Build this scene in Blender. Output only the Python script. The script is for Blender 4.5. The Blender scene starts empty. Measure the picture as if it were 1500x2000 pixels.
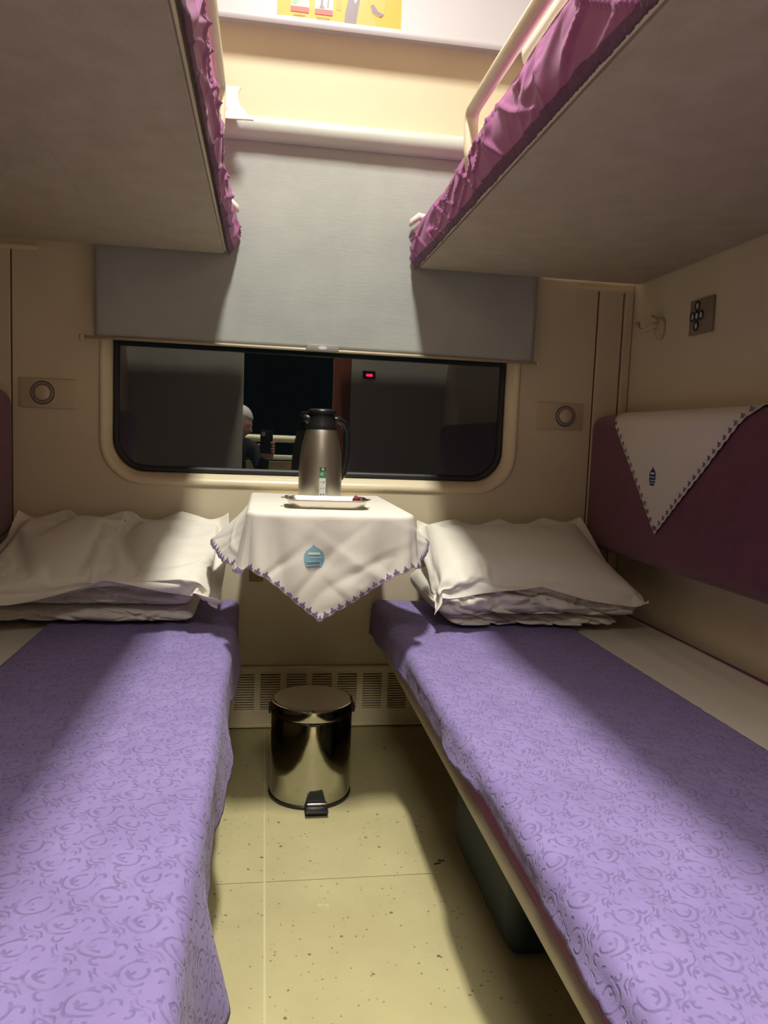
import bpy, bmesh, math, random
from mathutils import Vector, Matrix, noise
R=random.Random(7)
S=bpy.context.scene
C=bpy.data.collections.new('compartment'); S.collection.children.link(C)
PI=math.pi
# ------------------------------------------------------------------ camera
cd=bpy.data.cameras.new('camera'); cam=bpy.data.objects.new('camera',cd); C.objects.link(cam)
cd.sensor_fit='VERTICAL'; cd.sensor_height=36; cd.lens=27.0; cd.clip_start=.02
rot=Matrix(((0.98741476,-0.02360159,-0.15638113),(-0.1533987,0.09767695,-0.983325),(0.03848287,0.99493828,0.09282721)))
# columns of camera axes in world: rows above are world axes in camera space; -z of camera is forward
cam.matrix_world=Matrix.Translation((-.157,-2.3,.8827))@rot.to_4x4()
S.camera=cam
# ------------------------------------------------------------------ world and light
w=bpy.data.worlds.new('night'); S.world=w; w.use_nodes=True
w.node_tree.nodes['Background'].inputs[0].default_value=(.10,.14,.15,1)
w.node_tree.nodes['Background'].inputs[1].default_value=.03
S.view_settings.view_transform='Standard'; S.view_settings.look='None'; S.view_settings.gamma=1
S.view_settings.exposure=0.33; S.view_settings.use_curve_mapping=False
def area(name,loc,size,sizey,power,col,rot=(0,0,0)):
    l=bpy.data.lights.new(name,'AREA'); l.shape='RECTANGLE'; l.size=size; l.size_y=sizey; l.energy=power; l.color=col
    o=bpy.data.objects.new(name,l); o.location=loc; o.rotation_euler=rot; C.objects.link(o); return o
CEIL=3.1
area('ceiling_lamp_light',(0,-1.05,CEIL-.07),.14,.42,35,(1,.975,.90)).data.spread=math.radians(132)
area('corridor_fill_light',(.05,-2.9,2.33),1.6,.35,90,(1,.96,.86))  # unseen corridor light, made strong to fill the shaded compartment through the doorway
# ------------------------------------------------------------------ materials
def srgb(r,g,b):
    f=lambda c:(c/255/12.92) if c/255<=.04045 else ((c/255+.055)/1.055)**2.4
    return (f(r),f(g),f(b),1)
class NT:
    def __init__(s,name):
        s.m=bpy.data.materials.new(name); s.m.use_nodes=True; s.t=s.m.node_tree; s.b=s.t.nodes['Principled BSDF']
    def n(s,ty,**k):
        x=s.t.nodes.new(ty)
        for a,v in k.items(): setattr(x,a,v)
        return x
    def l(s,a,b): s.t.links.new(a,b)
    def M(s,op,a,b=None,c=None,clamp=False):
        x=s.n('ShaderNodeMath',operation=op); x.use_clamp=clamp
        for i,v in enumerate((a,b,c)):
            if v is None: continue
            if isinstance(v,(int,float)): x.inputs[i].default_value=v
            else: s.l(v,x.inputs[i])
        return x.outputs[0]
    def coord(s,kind='Object'): return s.n('ShaderNodeTexCoord').outputs[kind]
    def noise(s,scale,detail=4,rough=.55,vec=None,dist=0):
        x=s.n('ShaderNodeTexNoise'); x.inputs['Scale'].default_value=scale; x.inputs['Detail'].default_value=detail
        x.inputs['Roughness'].default_value=rough; x.inputs['Distortion'].default_value=dist
        s.l(vec if vec is not None else s.coord(),x.inputs['Vector']); return x.outputs[0]
    def ramp(s,fac,stops):
        x=s.n('ShaderNodeValToRGB'); e=x.color_ramp.elements
        e[0].position,e[0].color=stops[0]; e[1].position,e[1].color=stops[-1]
        for p,c in stops[1:-1]:
            q=e.new(p); q.color=c
        s.l(fac,x.inputs[0]); return x.outputs[0]
    def mix(s,fac,a,b):
        x=s.n('ShaderNodeMix',data_type='RGBA')
        if isinstance(fac,(int,float)): x.inputs[0].default_value=fac
        else: s.l(fac,x.inputs[0])
        for i,v in ((6,a),(7,b)):
            if isinstance(v,tuple): x.inputs[i].default_value=v
            else: s.l(v,x.inputs[i])
        return x.outputs[2]
    def bump(s,h,strength=.3,dist=.002,prev=None):
        x=s.n('ShaderNodeBump'); x.inputs['Strength'].default_value=strength; x.inputs['Distance'].default_value=dist
        s.l(h,x.inputs['Height'])
        if prev is not None: s.l(prev,x.inputs['Normal'])
        return x.outputs[0]
    def mapping(s,scale=(1,1,1),rot=(0,0,0),vec=None):
        x=s.n('ShaderNodeMapping'); x.inputs['Scale'].default_value=scale; x.inputs['Rotation'].default_value=rot
        s.l(vec if vec is not None else s.coord(),x.inputs['Vector']); return x.outputs[0]
def mat(name,col,rough=.5,metal=0,var=.0,vscale=6,bump=0,bscale=200,spec=.5,sheen=0,bdist=.001,coat=0):
    t=NT(name); b=t.b
    b.inputs['Roughness'].default_value=rough; b.inputs['Metallic'].default_value=metal
    b.inputs['Specular IOR Level'].default_value=spec; b.inputs['Sheen Weight'].default_value=sheen
    b.inputs['Coat Weight'].default_value=coat
    c=srgb(*col)
    v=max(var,.02)
    n=t.noise(vscale); d=tuple(x*(1-v) for x in c[:3])+(1,); u=tuple(min(1,x*(1+v*.6)) for x in c[:3])+(1,)
    t.l(t.ramp(n,[(.3,d),(.7,u)]),b.inputs['Base Color'])
    if bump: t.l(t.bump(t.noise(bscale,3),bump,bdist),b.inputs['Normal'])
    return t.m
CR=mat('cream_wall',(219,206,174),.38,var=.03,bump=.06,bscale=60,spec=.4)
CR2=mat('cream_trim',(228,213,178),.32,var=.02)
WHITEP=mat('duct_white',(188,182,184),.45,var=.02)
PLATE=mat('plate_grey_beige',(202,186,154),.35,var=.04)
SHADE_H=mat('blind_housing',(196,200,188),.3,var=.04)
MAROON=mat('maroon_velvet',(104,44,66),.8,var=.15,vscale=40,bump=.25,bscale=900,sheen=.25)
CUSH=mat('magenta_cushion',(128,52,104),.75,var=.12,vscale=30,bump=.2,bscale=700)
COTTON=mat('white_cotton',(226,220,206),.8,var=.02,vscale=10,bump=.12,bscale=90,bdist=.002,sheen=.1)
SHEET=mat('bed_sheet_cotton',(218,210,196),.8,var=.03,vscale=8,bump=.12,bscale=40,bdist=.003)
DRAPE=mat('purple_drape',(150,74,130),.65,var=.12,vscale=25,bump=.15,bscale=400,sheen=.1)
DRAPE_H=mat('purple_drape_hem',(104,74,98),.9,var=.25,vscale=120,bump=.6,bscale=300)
POLE=mat('cream_enamel',(232,222,190),.22,var=.01,coat=.4)
UNDER=NT('bunk_underside_vinyl')
def _u(t):
    v=t.mapping((1,1,1)); n=t.noise(14,6); 
    wv=t.n('ShaderNodeTexWave'); wv.inputs['Scale'].default_value=95; wv.inputs['Distortion'].default_value=1.2; wv.inputs['Detail'].default_value=1
    t.l(t.mapping((1,.35,1)),wv.inputs['Vector'])
    t.l(t.ramp(n,[(.35,srgb(184,170,150)),(.7,srgb(198,184,166))]),t.b.inputs['Base Color'])
    t.b.inputs['Roughness'].default_value=.6
    t.l(t.bump(wv.outputs[1],.35,.0008,t.bump(t.noise(600,2),.3,.0005)),t.b.inputs['Normal']); return t.m
UNDER=_u(UNDER)
CHROME=mat('polished_steel',(176,174,164),.10,1,var=.03)
STEEL=mat('brushed_steel',(196,190,174),.36,1,var=.05,bump=.05,bscale=300)
ALU=mat('tray_steel',(214,208,198),.25,1,var=.03)
DARKLID=mat('dark_steel_lid',(190,178,156),.5,1,var=.05)
BLACK=mat('black_plastic',(24,24,24),.35)
DGREY=mat('dark_rubber',(34,36,38),.5)
NAVY=mat('navy_print',(34,44,96),.7)
BADGE=mat('pale_blue_print',(134,174,190),.7,var=.05)
BADGE_W=mat('badge_white_print',(214,222,200),.7)
BADGE_D=mat('badge_slate_print',(96,128,140),.7)
BADGE_L=mat('badge_light_blue_print',(170,200,208),.7)
EMB=mat('mauve_thread',(128,104,150),.8,var=.1,vscale=80)
EMB_D=mat('slate_thread',(120,104,132),.8,var=.1,vscale=80)
GREYW=mat('grey_plastic',(150,146,140),.4)
WHITEW=mat('white_plastic',(220,218,210),.35)
HOOK=mat('hook_beige',(204,188,152),.4)
SLOT=mat('slot_dark',(38,34,26),.9)
PAPERG=mat('green_print',(48,128,74),.4)
PAPERGD=mat('dark_green_print',(36,78,48),.4)
PAPERW=mat('pale_label_print',(214,216,210),.5)
PRL=mat('light_green_print',(150,196,150),.5)
PRG=mat('grey_print',(160,164,162),.6)
PRK=mat('black_print',(50,52,52),.6)
YEL=mat('poster_yellow',(228,172,66),.4,var=.04,vscale=4)
ORG=mat('poster_orange',(240,176,90),.4,var=.06)
RED=mat('poster_red',(232,96,90),.4)
PINK=mat('poster_pink',(240,190,186),.4,var=.06,vscale=20)
PGREY=mat('poster_slate',(138,126,132),.4)
PTXT=mat('poster_ochre_print',(206,156,70),.4)
PTXT2=mat('seam_brown',(84,70,48),.8)
STICK=mat('olive_sticker',(150,138,64),.5)
BLUE=mat('teal_case',(12,32,44),.6,var=.1)
SPECK=mat('dark_debris',(62,46,26),.8)
DRED=mat('dried_red_scrap',(120,30,38),.7)
SKIN=mat('skin',(206,160,140),.55,var=.05)
HAIR=mat('grey_hair',(190,186,180),.6,var=.15,vscale=90,bump=.5,bscale=200)
CLOTH_D=mat('dark_jacket',(30,28,32),.9,var=.1)
BROWN=mat('brown_door',(150,82,52),.8,var=.1)
CORR=mat('partition_beige',(205,200,180),.6)
CORW=mat('corridor_cream',(222,212,186),.6)
CEILM=mat('ceiling_grey',(150,148,142),.7)
# night blind fabric
def _shade():
    t=NT('grey_blind_fabric'); 
    n=t.noise(5,5,.6); st=t.noise(1.3,2)
    base=t.ramp(n,[(.3,srgb(160,164,158)),(.7,srgb(174,177,170))])
    vo=t.n('ShaderNodeTexVoronoi'); vo.inputs['Scale'].default_value=3.2; t.l(t.mapping((1,1,2.2)),vo.inputs['Vector'])
    spot=t.ramp(vo.outputs['Distance'],[(.02,(1,1,1,1)),(.05,(0,0,0,1))])
    t.l(t.mix(t.M('MULTIPLY',spot,.35),base,srgb(120,110,100)),t.b.inputs['Base Color'])
    t.b.inputs['Roughness'].default_value=.65
    wx=t.noise(160,2,.5,t.mapping((.15,1,1.6)))
    t.l(t.bump(wx,.25,.001,t.bump(t.noise(9,3,.5,t.mapping((.7,1,1.4))),.25,.006)),t.b.inputs['Normal']); return t.m
SHADE=_shade()
def _floor():
    t=NT('speckled_vinyl'); co=t.coord()
    n=t.noise(3.2,5,.6); base=t.ramp(n,[(.3,srgb(166,156,116)),(.7,srgb(184,175,130))])
    def specks(scale,th,seed,col,base,dens):
        v=t.n('ShaderNodeTexVoronoi'); v.inputs['Scale'].default_value=scale
        mp=t.n('ShaderNodeMapping'); mp.inputs['Location'].default_value=(seed,seed*.7,0); t.l(co,mp.inputs['Vector'])
        wob=t.n('ShaderNodeTexNoise'); wob.inputs['Scale'].default_value=90; t.l(co,wob.inputs['Vector'])
        ad=t.n('ShaderNodeVectorMath',operation='MULTIPLY_ADD'); ad.inputs[1].default_value=(.008,.008,.008); t.l(wob.outputs['Color'],ad.inputs[0]); t.l(mp.outputs[0],ad.inputs[2])
        t.l(ad.outputs[0],v.inputs['Vector'])
        sp=t.n('ShaderNodeSeparateColor'); t.l(v.outputs['Color'],sp.inputs[0])
        m=t.M('MULTIPLY',t.M('LESS_THAN',v.outputs['Distance'],t.M('MULTIPLY',sp.outputs[1],th)),t.M('GREATER_THAN',sp.outputs[0],dens))
        return t.mix(t.M('MULTIPLY',m,.8),base,col)
    base=specks(48,.17,1.3,srgb(92,80,50),base,.45)
    base=specks(95,.22,5.1,srgb(104,92,60),base,.55)
    base=specks(16,.085,9.7,srgb(74,60,36),base,.45)
    wh=t.noise(7,6,.75); base=t.mix(t.ramp(wh,[(.69,(0,0,0,1)),(.73,(.55,.55,.55,1))]),base,srgb(212,206,172))
    t.l(base,t.b.inputs['Base Color']); t.b.inputs['Roughness'].default_value=.42; t.b.inputs['Specular IOR Level'].default_value=.35
    t.l(t.bump(t.noise(40,3),.08,.002),t.b.inputs['Normal']); return t.m
FLOOR=_floor()
SEAM=mat('seam_weld',(188,181,140),.45)
# embossed scroll blanket
def _blanket(name,c1,c2):
    t=NT(name); uv=t.coord('UV')
    wob=t.n('ShaderNodeTexNoise'); wob.inputs['Scale'].default_value=14; wob.inputs['Detail'].default_value=2; t.l(uv,wob.inputs['Vector'])
    ad=t.n('ShaderNodeVectorMath',operation='MULTIPLY_ADD'); ad.inputs[1].default_value=(.012,.012,0); t.l(wob.outputs['Color'],ad.inputs[0]); t.l(uv,ad.inputs[2])
    sx=t.n('ShaderNodeSeparateXYZ'); t.l(ad.outputs[0],sx.inputs[0])
    x,y=sx.outputs[0],sx.outputs[1]
    a=.061
    qx=t.M('DIVIDE',t.M('ADD',x,y),a*1.25); qy=t.M('DIVIDE',t.M('SUBTRACT',x,y),a*1.25)
    fx=t.M('SUBTRACT',t.M('FRACT',qx),.5); fy=t.M('SUBTRACT',t.M('FRACT',qy),.5)
    par=t.M('SIGN',t.M('SUBTRACT',t.M('FRACT',t.M('MULTIPLY',t.M('FLOOR',qx),.5)),.25))
    def ln(d,wd,soft=.025): # line mask
        return t.M('DIVIDE',t.M('SUBTRACT',wd+soft,t.M('ABSOLUTE',d)),soft,clamp=True)
    def ring(cx,cy,r0,wd,arc=None,ph=0,sgn=None):
        dx=t.M('SUBTRACT',fx,cx); dy=t.M('SUBTRACT',fy,cy)
        if sgn is not None: dx=t.M('MULTIPLY',dx,sgn)
        r=t.M('SQRT',t.M('ADD',t.M('MULTIPLY',dx,dx),t.M('MULTIPLY',dy,dy)))
        m=ln(t.M('SUBTRACT',r,r0),wd)
        if arc:
            an=t.M('COSINE',t.M('ADD',t.M('ARCTAN2',dy,dx),ph))
            m=t.M('MULTIPLY',m,t.M('GREATER_THAN',an,arc))
        return m
    ms=[ring(0,0,.31,.014,-.55,.8,par),ring(.02,.03,.17,.014,-.35,2.6,par),ring(-.08,-.05,.06,.02,-.5,1.2),
        ring(.30,.28,.10,.014,-.3,-2.2),ring(-.30,.30,.08,.014,-.4,-.6),ring(.3,-.31,.09,.014,-.4,2.1,par),ring(-.31,-.28,.07,.016,-.5,.3),
        ring(.5,.12,.03,.02),ring(-.12,.44,.025,.02)]
    edge=t.M('ADD',.5,0); 
    wv=t.M('MULTIPLY',t.M('SINE',t.M('MULTIPLY',qx,12.566)),.05)
    l1=ln(t.M('SUBTRACT',t.M('ABSOLUTE',t.M('ADD',fy,wv)),.46),.010); ms.append(t.M('MULTIPLY',l1,t.M('GREATER_THAN',t.M('SINE',t.M('MULTIPLY',qx,6.283)),-.45)))
    m=ms[0]
    for k in ms[1:]: m=t.M('MAXIMUM',m,k)
    brk=t.noise(60,2,.5,uv); m=t.M('MULTIPLY',m,t.ramp(brk,[(.38,(.25,.25,.25,1)),(.55,(1,1,1,1))]))
    n=t.noise(9,4,.6,uv); base=t.ramp(n,[(.3,c1),(.7,c2)])
    dk=tuple(v*.66 for v in c1[:3])+(1,)  # groove tone: shading of the pile painted into the colour
    t.l(t.mix(t.M('MULTIPLY',m,.8),base,dk),t.b.inputs['Base Color'])
    t.b.inputs['Roughness'].default_value=.85; t.b.inputs['Sheen Weight'].default_value=.08; t.b.inputs['Sheen Roughness'].default_value=.5
    h=t.M('ADD',t.M('MULTIPLY',m,-1),t.M('MULTIPLY',t.noise(420,3,.6,uv),.35))
    t.l(t.bump(h,.42,.003),t.b.inputs['Normal']); return t.m
BLK=_blanket('purple_embossed_fleece',srgb(125,109,160),srgb(136,120,171))
def _glass():
    t=NT('window_glass'); t.b.inputs['Base Color'].default_value=(.55,.6,.58,1); t.b.inputs['Transmission Weight'].default_value=1; t.b.inputs['IOR'].default_value=1.85; t.b.inputs['Roughness'].default_value=0.0
    return t.m
GLASS=_glass()
def emis(name,col,st):
    t=NT(name); t.b.inputs['Base Color'].default_value=(0,0,0,1); t.b.inputs['Emission Color'].default_value=srgb(*col); t.b.inputs['Emission Strength'].default_value=st; return t.m
LED=emis('red_led',(255,20,60),22); LAMPM=emis('lamp_diffuser',(255,244,222),2.5)
# ------------------------------------------------------------------ object helpers
def tag(o,label=None,cat=None,group=None,kind=None):
    if label: o['label']=label
    if cat: o['category']=cat
    if group: o['group']=group
    if kind: o['kind']=kind
    return o
def thing(name,loc,label,cat,group=None,rz=0):
    o=bpy.data.objects.new(name,None); o.empty_display_size=.05; C.objects.link(o); o.location=loc; o.rotation_euler=(0,0,rz)
    return tag(o,label,cat,group)
def wloc(p):
    v=Vector((0,0,0))
    while p is not None: v+=Vector(p.location); p=p.parent
    return v
def obj(name,bm,m,parent=None,smooth=True,local=False,autos=None):
    """bm in world coordinates unless local"""
    me=bpy.data.meshes.new(name); bm.normal_update(); bm.to_mesh(me); bm.free()
    ms=m if isinstance(m,(list,tuple)) else [m]
    for x in ms: me.materials.append(x)
    if smooth:
        for p in me.polygons: p.use_smooth=True
        if autos is not None:
            me.set_sharp_from_angle(angle=math.radians(autos))
    o=bpy.data.objects.new(name,me); C.objects.link(o)
    if parent:
        o.parent=parent
        if not local: me.transform(Matrix.Translation(-wloc(parent)))
    elif not local:
        # origin at the base centre
        xs=[v.co for v in me.vertices]
        c=Vector(((min(v.x for v in xs)+max(v.x for v in xs))/2,(min(v.y for v in xs)+max(v.y for v in xs))/2,min(v.z for v in xs)))
        me.transform(Matrix.Translation(-c)); o.location=c
    return o
def struct(name,bm,m,parent=None,**k):
    o=obj(name,bm,m,parent,**k)
    if not parent: o['kind']='structure'
    return o
def B(): return bmesh.new()
def box(bm,x0,x1,y0,y1,z0,z1,bev=0,seg=2):
    r=bmesh.ops.create_cube(bm,size=1)['verts']
    for v in r: v.co=Vector((x0+(v.co.x+.5)*(x1-x0),y0+(v.co.y+.5)*(y1-y0),z0+(v.co.z+.5)*(z1-z0)))
    if bev:
        es=list({e for v in r for e in v.link_edges})
        bmesh.ops.bevel(bm,geom=es,offset=bev,segments=seg,affect='EDGES',profile=.5)
    return bm
def bx(*a,**k): return box(B(),*a,**k)
def grid(bm,nu,nv,fn,uvs=None,close=False):
    vs=[[bm.verts.new(fn(i/nu,j/nv)) for j in range(nv+1)] for i in range(nu+(0 if close else 1))]
    uvl=bm.loops.layers.uv.verify() if uvs else None
    N=nu
    for i in range(N):
        for j in range(nv):
            i2=(i+1)%len(vs) if close else i+1
            f=bm.faces.new((vs[i][j],vs[i2][j],vs[i2][j+1],vs[i][j+1]))
            if uvs:
                for lp,(a,b) in zip(f.loops,((i,j),(i+1,j),(i+1,j+1),(i,j+1))): lp[uvl].uv=uvs(a/nu,b/nv)
    return vs
def tube(bm,pts,r,seg=12,cap=True,rs=None):
    pts=[Vector(p) for p in pts]; rings=[]
    up=Vector((0,0,1)); prev=None
    for i,p in enumerate(pts):
        d=(pts[min(i+1,len(pts)-1)]-pts[max(i-1,0)]).normalized()
        if prev is None:
            a=d.cross(up); a=d.cross(Vector((1,0,0))) if a.length<.1 else a
        else: a=prev-d*prev.dot(d)
        a.normalize(); prev=a; b=d.cross(a); rr=rs[i] if rs else r
        rings.append([bm.verts.new(p+(a*math.cos(t)+b*math.sin(t))*rr) for t in (k*2*PI/seg for k in range(seg))])
    for i in range(len(rings)-1):
        for k in range(seg): bm.faces.new((rings[i][k],rings[i][(k+1)%seg],rings[i+1][(k+1)%seg],rings[i+1][k]))
    if cap: bm.faces.new(rings[0][::-1]); bm.faces.new(rings[-1])
    bmesh.ops.recalc_face_normals(bm,faces=bm.faces); return bm
def arc(p0,p1,p2,n=6,k=.35):
    p0,p1,p2=Vector(p0),Vector(p1),Vector(p2); d0=min(k,(p0-p1).length*.9); d2=min(k,(p2-p1).length*.9)
    a=p1+(p0-p1).normalized()*d0; b=p1+(p2-p1).normalized()*d2
    return [(a.lerp(p1,t)).lerp(p1.lerp(b,t),t) for t in (i/n for i in range(n+1))]
def lathe(bm,prof,cx,cy,seg=48,sx=1,sy=1,capt=True,capb=True):
    rings=[[bm.verts.new((cx+r*sx*math.cos(a),cy+r*sy*math.sin(a),z)) for a in (k*2*PI/seg for k in range(seg))] for r,z in prof]
    for i in range(len(rings)-1):
        for k in range(seg): bm.faces.new((rings[i][k],rings[i][(k+1)%seg],rings[i+1][(k+1)%seg],rings[i+1][k]))
    if capb: bm.faces.new(rings[0][::-1])
    if capt: bm.faces.new(rings[-1])
    return bm
def poly(bm,pts,ext):
    """prism from polygon pts (3D) extruded by vector ext"""
    a=[bm.verts.new(p) for p in pts]; b=[bm.verts.new(Vector(p)+Vector(ext)) for p in pts]; n=len(pts)
    bm.faces.new(a); bm.faces.new(b[::-1])
    for i in range(n): bm.faces.new((a[i],a[(i+1)%n],b[(i+1)%n],b[i]))
    bmesh.ops.recalc_face_normals(bm,faces=bm.faces); return bm
def rrect(x0,x1,z0,z1,r,n=8):
    o=[]
    for cx,cz,a0 in ((x1-r,z0+r,-PI/2),(x1-r,z1-r,0),(x0+r,z1-r,PI/2),(x0+r,z0+r,PI)):
        for k in range(n+1): a=a0+k*PI/2/n; o.append((cx+r*math.cos(a),cz+r*math.sin(a)))
    return o
def loft(bm,loops,closed_ends=(False,False)):
    vs=[[bm.verts.new(p) for p in l] for l in loops]; n=len(loops[0])
    for i in range(len(vs)-1):
        for k in range(n): bm.faces.new((vs[i][k],vs[i][(k+1)%n],vs[i+1][(k+1)%n],vs[i+1][k]))
    if closed_ends[0]: bm.faces.new(vs[0][::-1])
    if closed_ends[1]: bm.faces.new(vs[-1])
    return bm
def nz(x,y,z=0,s=1.): return noise.noise(Vector((x*s,y*s,z)))
def solid(o,th,off=0):
    m=o.modifiers.new('thickness','SOLIDIFY'); m.thickness=th; m.offset=off; return o
def ss(a,b,x): t=max(0,min(1,(x-a)/(b-a))); return t*t*(3-2*t)
# ------------------------------------------------------------------ room shell
W=.969; YB=-2.45
fl=struct('floor',bx(-1.02,1.02,-3.4,.12,-.06,-.004),FLOOR,smooth=False)
for (x0,x1) in ((-1.0,-.1365),(-.1345,1.0)):
    for (y0,y1) in ((-.832,-.001),(-2.4,-.8345)):
        obj('floor_sheet',bx(x0,x1,y0,y1,-.004,0,bev=.0006,seg=1),FLOOR,fl,smooth=False)
obj('seam_strip',bx(-.1375,-.1335,-2.4,-.001,-.003,.0004),SEAM,fl,smooth=False)
struct('ceiling',bx(-1.02,1.02,YB-.05,.12,CEIL,CEIL+.05),CEILM,smooth=False)
struct('wall_left',bx(-W-.05,-W,YB-.05,.12,-.05,CEIL),CR,smooth=False)
struct('wall_right',bx(W,W+.05,YB-.05,.12,-.05,CEIL),CR,smooth=False)
# window wall with a rounded opening
def window_wall():
    bm=B(); hole=rrect(-.615,.61,.735,1.66,.12,10); n=len(hole)
    h0=[bm.verts.new((x,0,z)) for x,z in hole]
    outer=[(-W,-.05),(W,-.05),(W,CEIL),(-W,CEIL)]; o=[bm.verts.new((x,0,z)) for x,z in outer]
    es=[bm.edges.new((h0[i],h0[(i+1)%n])) for i in range(n)]+[bm.edges.new((o[i],o[(i+1)%4])) for i in range(4)]
    bmesh.ops.triangle_fill(bm,use_beauty=True,use_dissolve=False,edges=es)
    f=[x for x in bm.faces]; bmesh.ops.recalc_face_normals(bm,faces=f)
    r=bmesh.ops.extrude_face_region(bm,geom=f)
    for v in [g for g in r['geom'] if isinstance(g,bmesh.types.BMVert)]: v.co.y+=.10
    bmesh.ops.recalc_face_normals(bm,faces=bm.faces)
    return bm
struct('wall_far',window_wall(),CR,smooth=False)
win=thing('window_1',(0,0,.735),None,None); win['kind']='structure'
def L(x0,x1,z0,z1,r,y): return [(x,y,z) for x,z in rrect(x0,x1,z0,z1,r,10)]
bm=loft(B(),[L(-.622,.617,.728,1.667,.127,0.001),L(-.622,.617,.728,1.667,.127,-.002),L(-.618,.613,.732,1.663,.123,-.005),L(-.610,.605,.742,1.655,.115,-.005),L(-.602,.594,.752,1.648,.106,.004),L(-.590,.580,.765,1.637,.094,.028),L(-.588,.578,.767,1.636,.094,.06)])
obj('window_frame',bm,CR2,win)
bm=loft(B(),[L(-.588,.578,.767,1.636,.094,.026),L(-.584,.574,.771,1.632,.090,.023),L(-.574,.564,.782,1.62,.082,.026),L(-.572,.562,.784,1.618,.080,.045)])
obj('gasket',bm,DGREY,win)
obj('window_pane',poly(B(),[(x,.034,z) for x,z in rrect(-.58,.57,.775,1.626,.088,10)],(0,.005,0)),GLASS,win,smooth=False)
# back partition with the doorway the window mirrors, corridor beyond
bm=B(); box(bm,-W,-.29,YB-.05,YB,-.05,CEIL); struct('wall_near',bm,CORR,smooth=False)
bm=B(); box(bm,.37,W,YB-.05,YB,-.05,CEIL); struct('wall_near.001',bm,CORR,smooth=False)
struct('wall_near.002',bx(-.29,.37,YB-.05,YB,2.05,CEIL),CORR,smooth=False)
struct('door_1',bx(.262,.368,YB-.045,YB-.005,0,2.05,bev=.003),BROWN,smooth=False)
struct('wall_corridor',bx(-1.6,1.6,-3.33,-3.28,-.05,.70),CORW,smooth=False)
struct('ceiling_corridor',bx(-1.6,1.6,-3.33,YB-.05,2.4,2.45),CORW,smooth=False)
bm=B(); box(bm,-1.6,-.9,-3.33,-3.28,.70,2.4); struct('wall_corridor.001',bm,CORW,smooth=False)
bm=B(); box(bm,.5,1.6,-3.33,-3.28,.70,2.4); struct('wall_corridor.002',bm,CORW,smooth=False)
hr=thing('handrail',(0,-3.22,.8),'cream corridor handrail mirrored dimly in the dark window','rail')
bm=B(); tube(bm,[(-.85,-3.2,.865),(.48,-3.2,.865)],.026); obj('rail_bar',bm,POLE,hr)
obj('sill_ledge',bx(-.88,.48,-3.28,-3.18,.715,.75,bev=.006),POLE,hr)
for x in (-.6,.1): obj('bracket',bx(x,x+.02,-3.28,-3.2,.855,.872),POLE,hr)
# heater grille at the foot of the window wall
gr=thing('heater_grille',(.04,-.012,0),'cream slotted heater cover along the foot of the window wall','heater')
bm=B(); box(bm,-.90,.90,-.004,-.001,.03,.19); obj('backing',bm,SLOT,gr,smooth=False)
bm=B(); box(bm,-.90,.90,-.022,-.002,.172,.190,bev=.003); box(bm,-.90,.90,-.020,-.002,.014,.0575,bev=.002); obj('frame',bm,CR2,gr,smooth=False)
cols=[-.383+.0776*k for k in range(13)]   # left edge of each slot column
prev=-.9
for k,cx in enumerate(cols):
    obj('mullion',bx(cx-.0185,cx,-.020,-.003,.0574,.1722),CR2,gr,smooth=False)
    bm=B()
    for q in range(15):
        z=.0605+q*.0077; box(bm,cx,cx+.0592,-.0195,-.012,z,z+.0038)
    s=obj('slat_column',bm,CR2,gr,smooth=False); s['kind']='stuff'
obj('end_panel',bx(-.90,cols[0]-.0184,-.020,-.003,.0574,.1722),CR2,gr,smooth=False)
obj('end_panel',bx(cols[-1]+.0592,.90,-.020,-.003,.0574,.1722),CR2,gr,smooth=False)
struct('baseboard_far',bx(-.95,.95,-.024,-.001,.004,.0145,bev=.002),CR2,smooth=False)
# corner strips and seams on the window wall
struct('trim_1',bx(.857,.935,-.006,.0,.0,1.375,bev=.002),CR,smooth=False)
struct('trim_2',bx(-.935,-.857,-.006,.0,.0,1.375,bev=.002),CR,smooth=False)
struct('trim_3',bx(.78,.962,-.02,-.0,1.366,1.376,bev=.002),CR2,smooth=False)
struct('trim_4',bx(-.962,-.78,-.02,-.0,1.366,1.376,bev=.002),CR2,smooth=False)
for i_,x_ in enumerate((-.937,-.855,.855,.937)): struct('trim_%d'%(7+i_),bx(x_-.0018,x_+.0018,-.0012,.0,.0,1.366),PTXT2,smooth=False)
struct('trim_5',bx(.940,.968,-.010,-.0,.2,1.375,bev=.004),CR,smooth=False)
# air duct over the window
bm=B(); pr=[(0,2.022),(-.05,2.018),(-.060,2.010),(-.066,2.003),(-.070,2.010),(-.068,2.022),(-.062,2.03),(-.062,CEIL),(0,CEIL)]
vs=[[bm.verts.new((x,y,z)) for y,z in pr] for x in (-W,W)]
for i in range(len(pr)): bm.faces.new((vs[0][i],vs[0][(i+1)%len(pr)],vs[1][(i+1)%len(pr)],vs[1][i]))
bm.faces.new(vs[0]); bm.faces.new(vs[1][::-1]); bmesh.ops.recalc_face_normals(bm,faces=bm.faces)
struct('trim_6',bm,WHITEP,autos=40)
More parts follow.
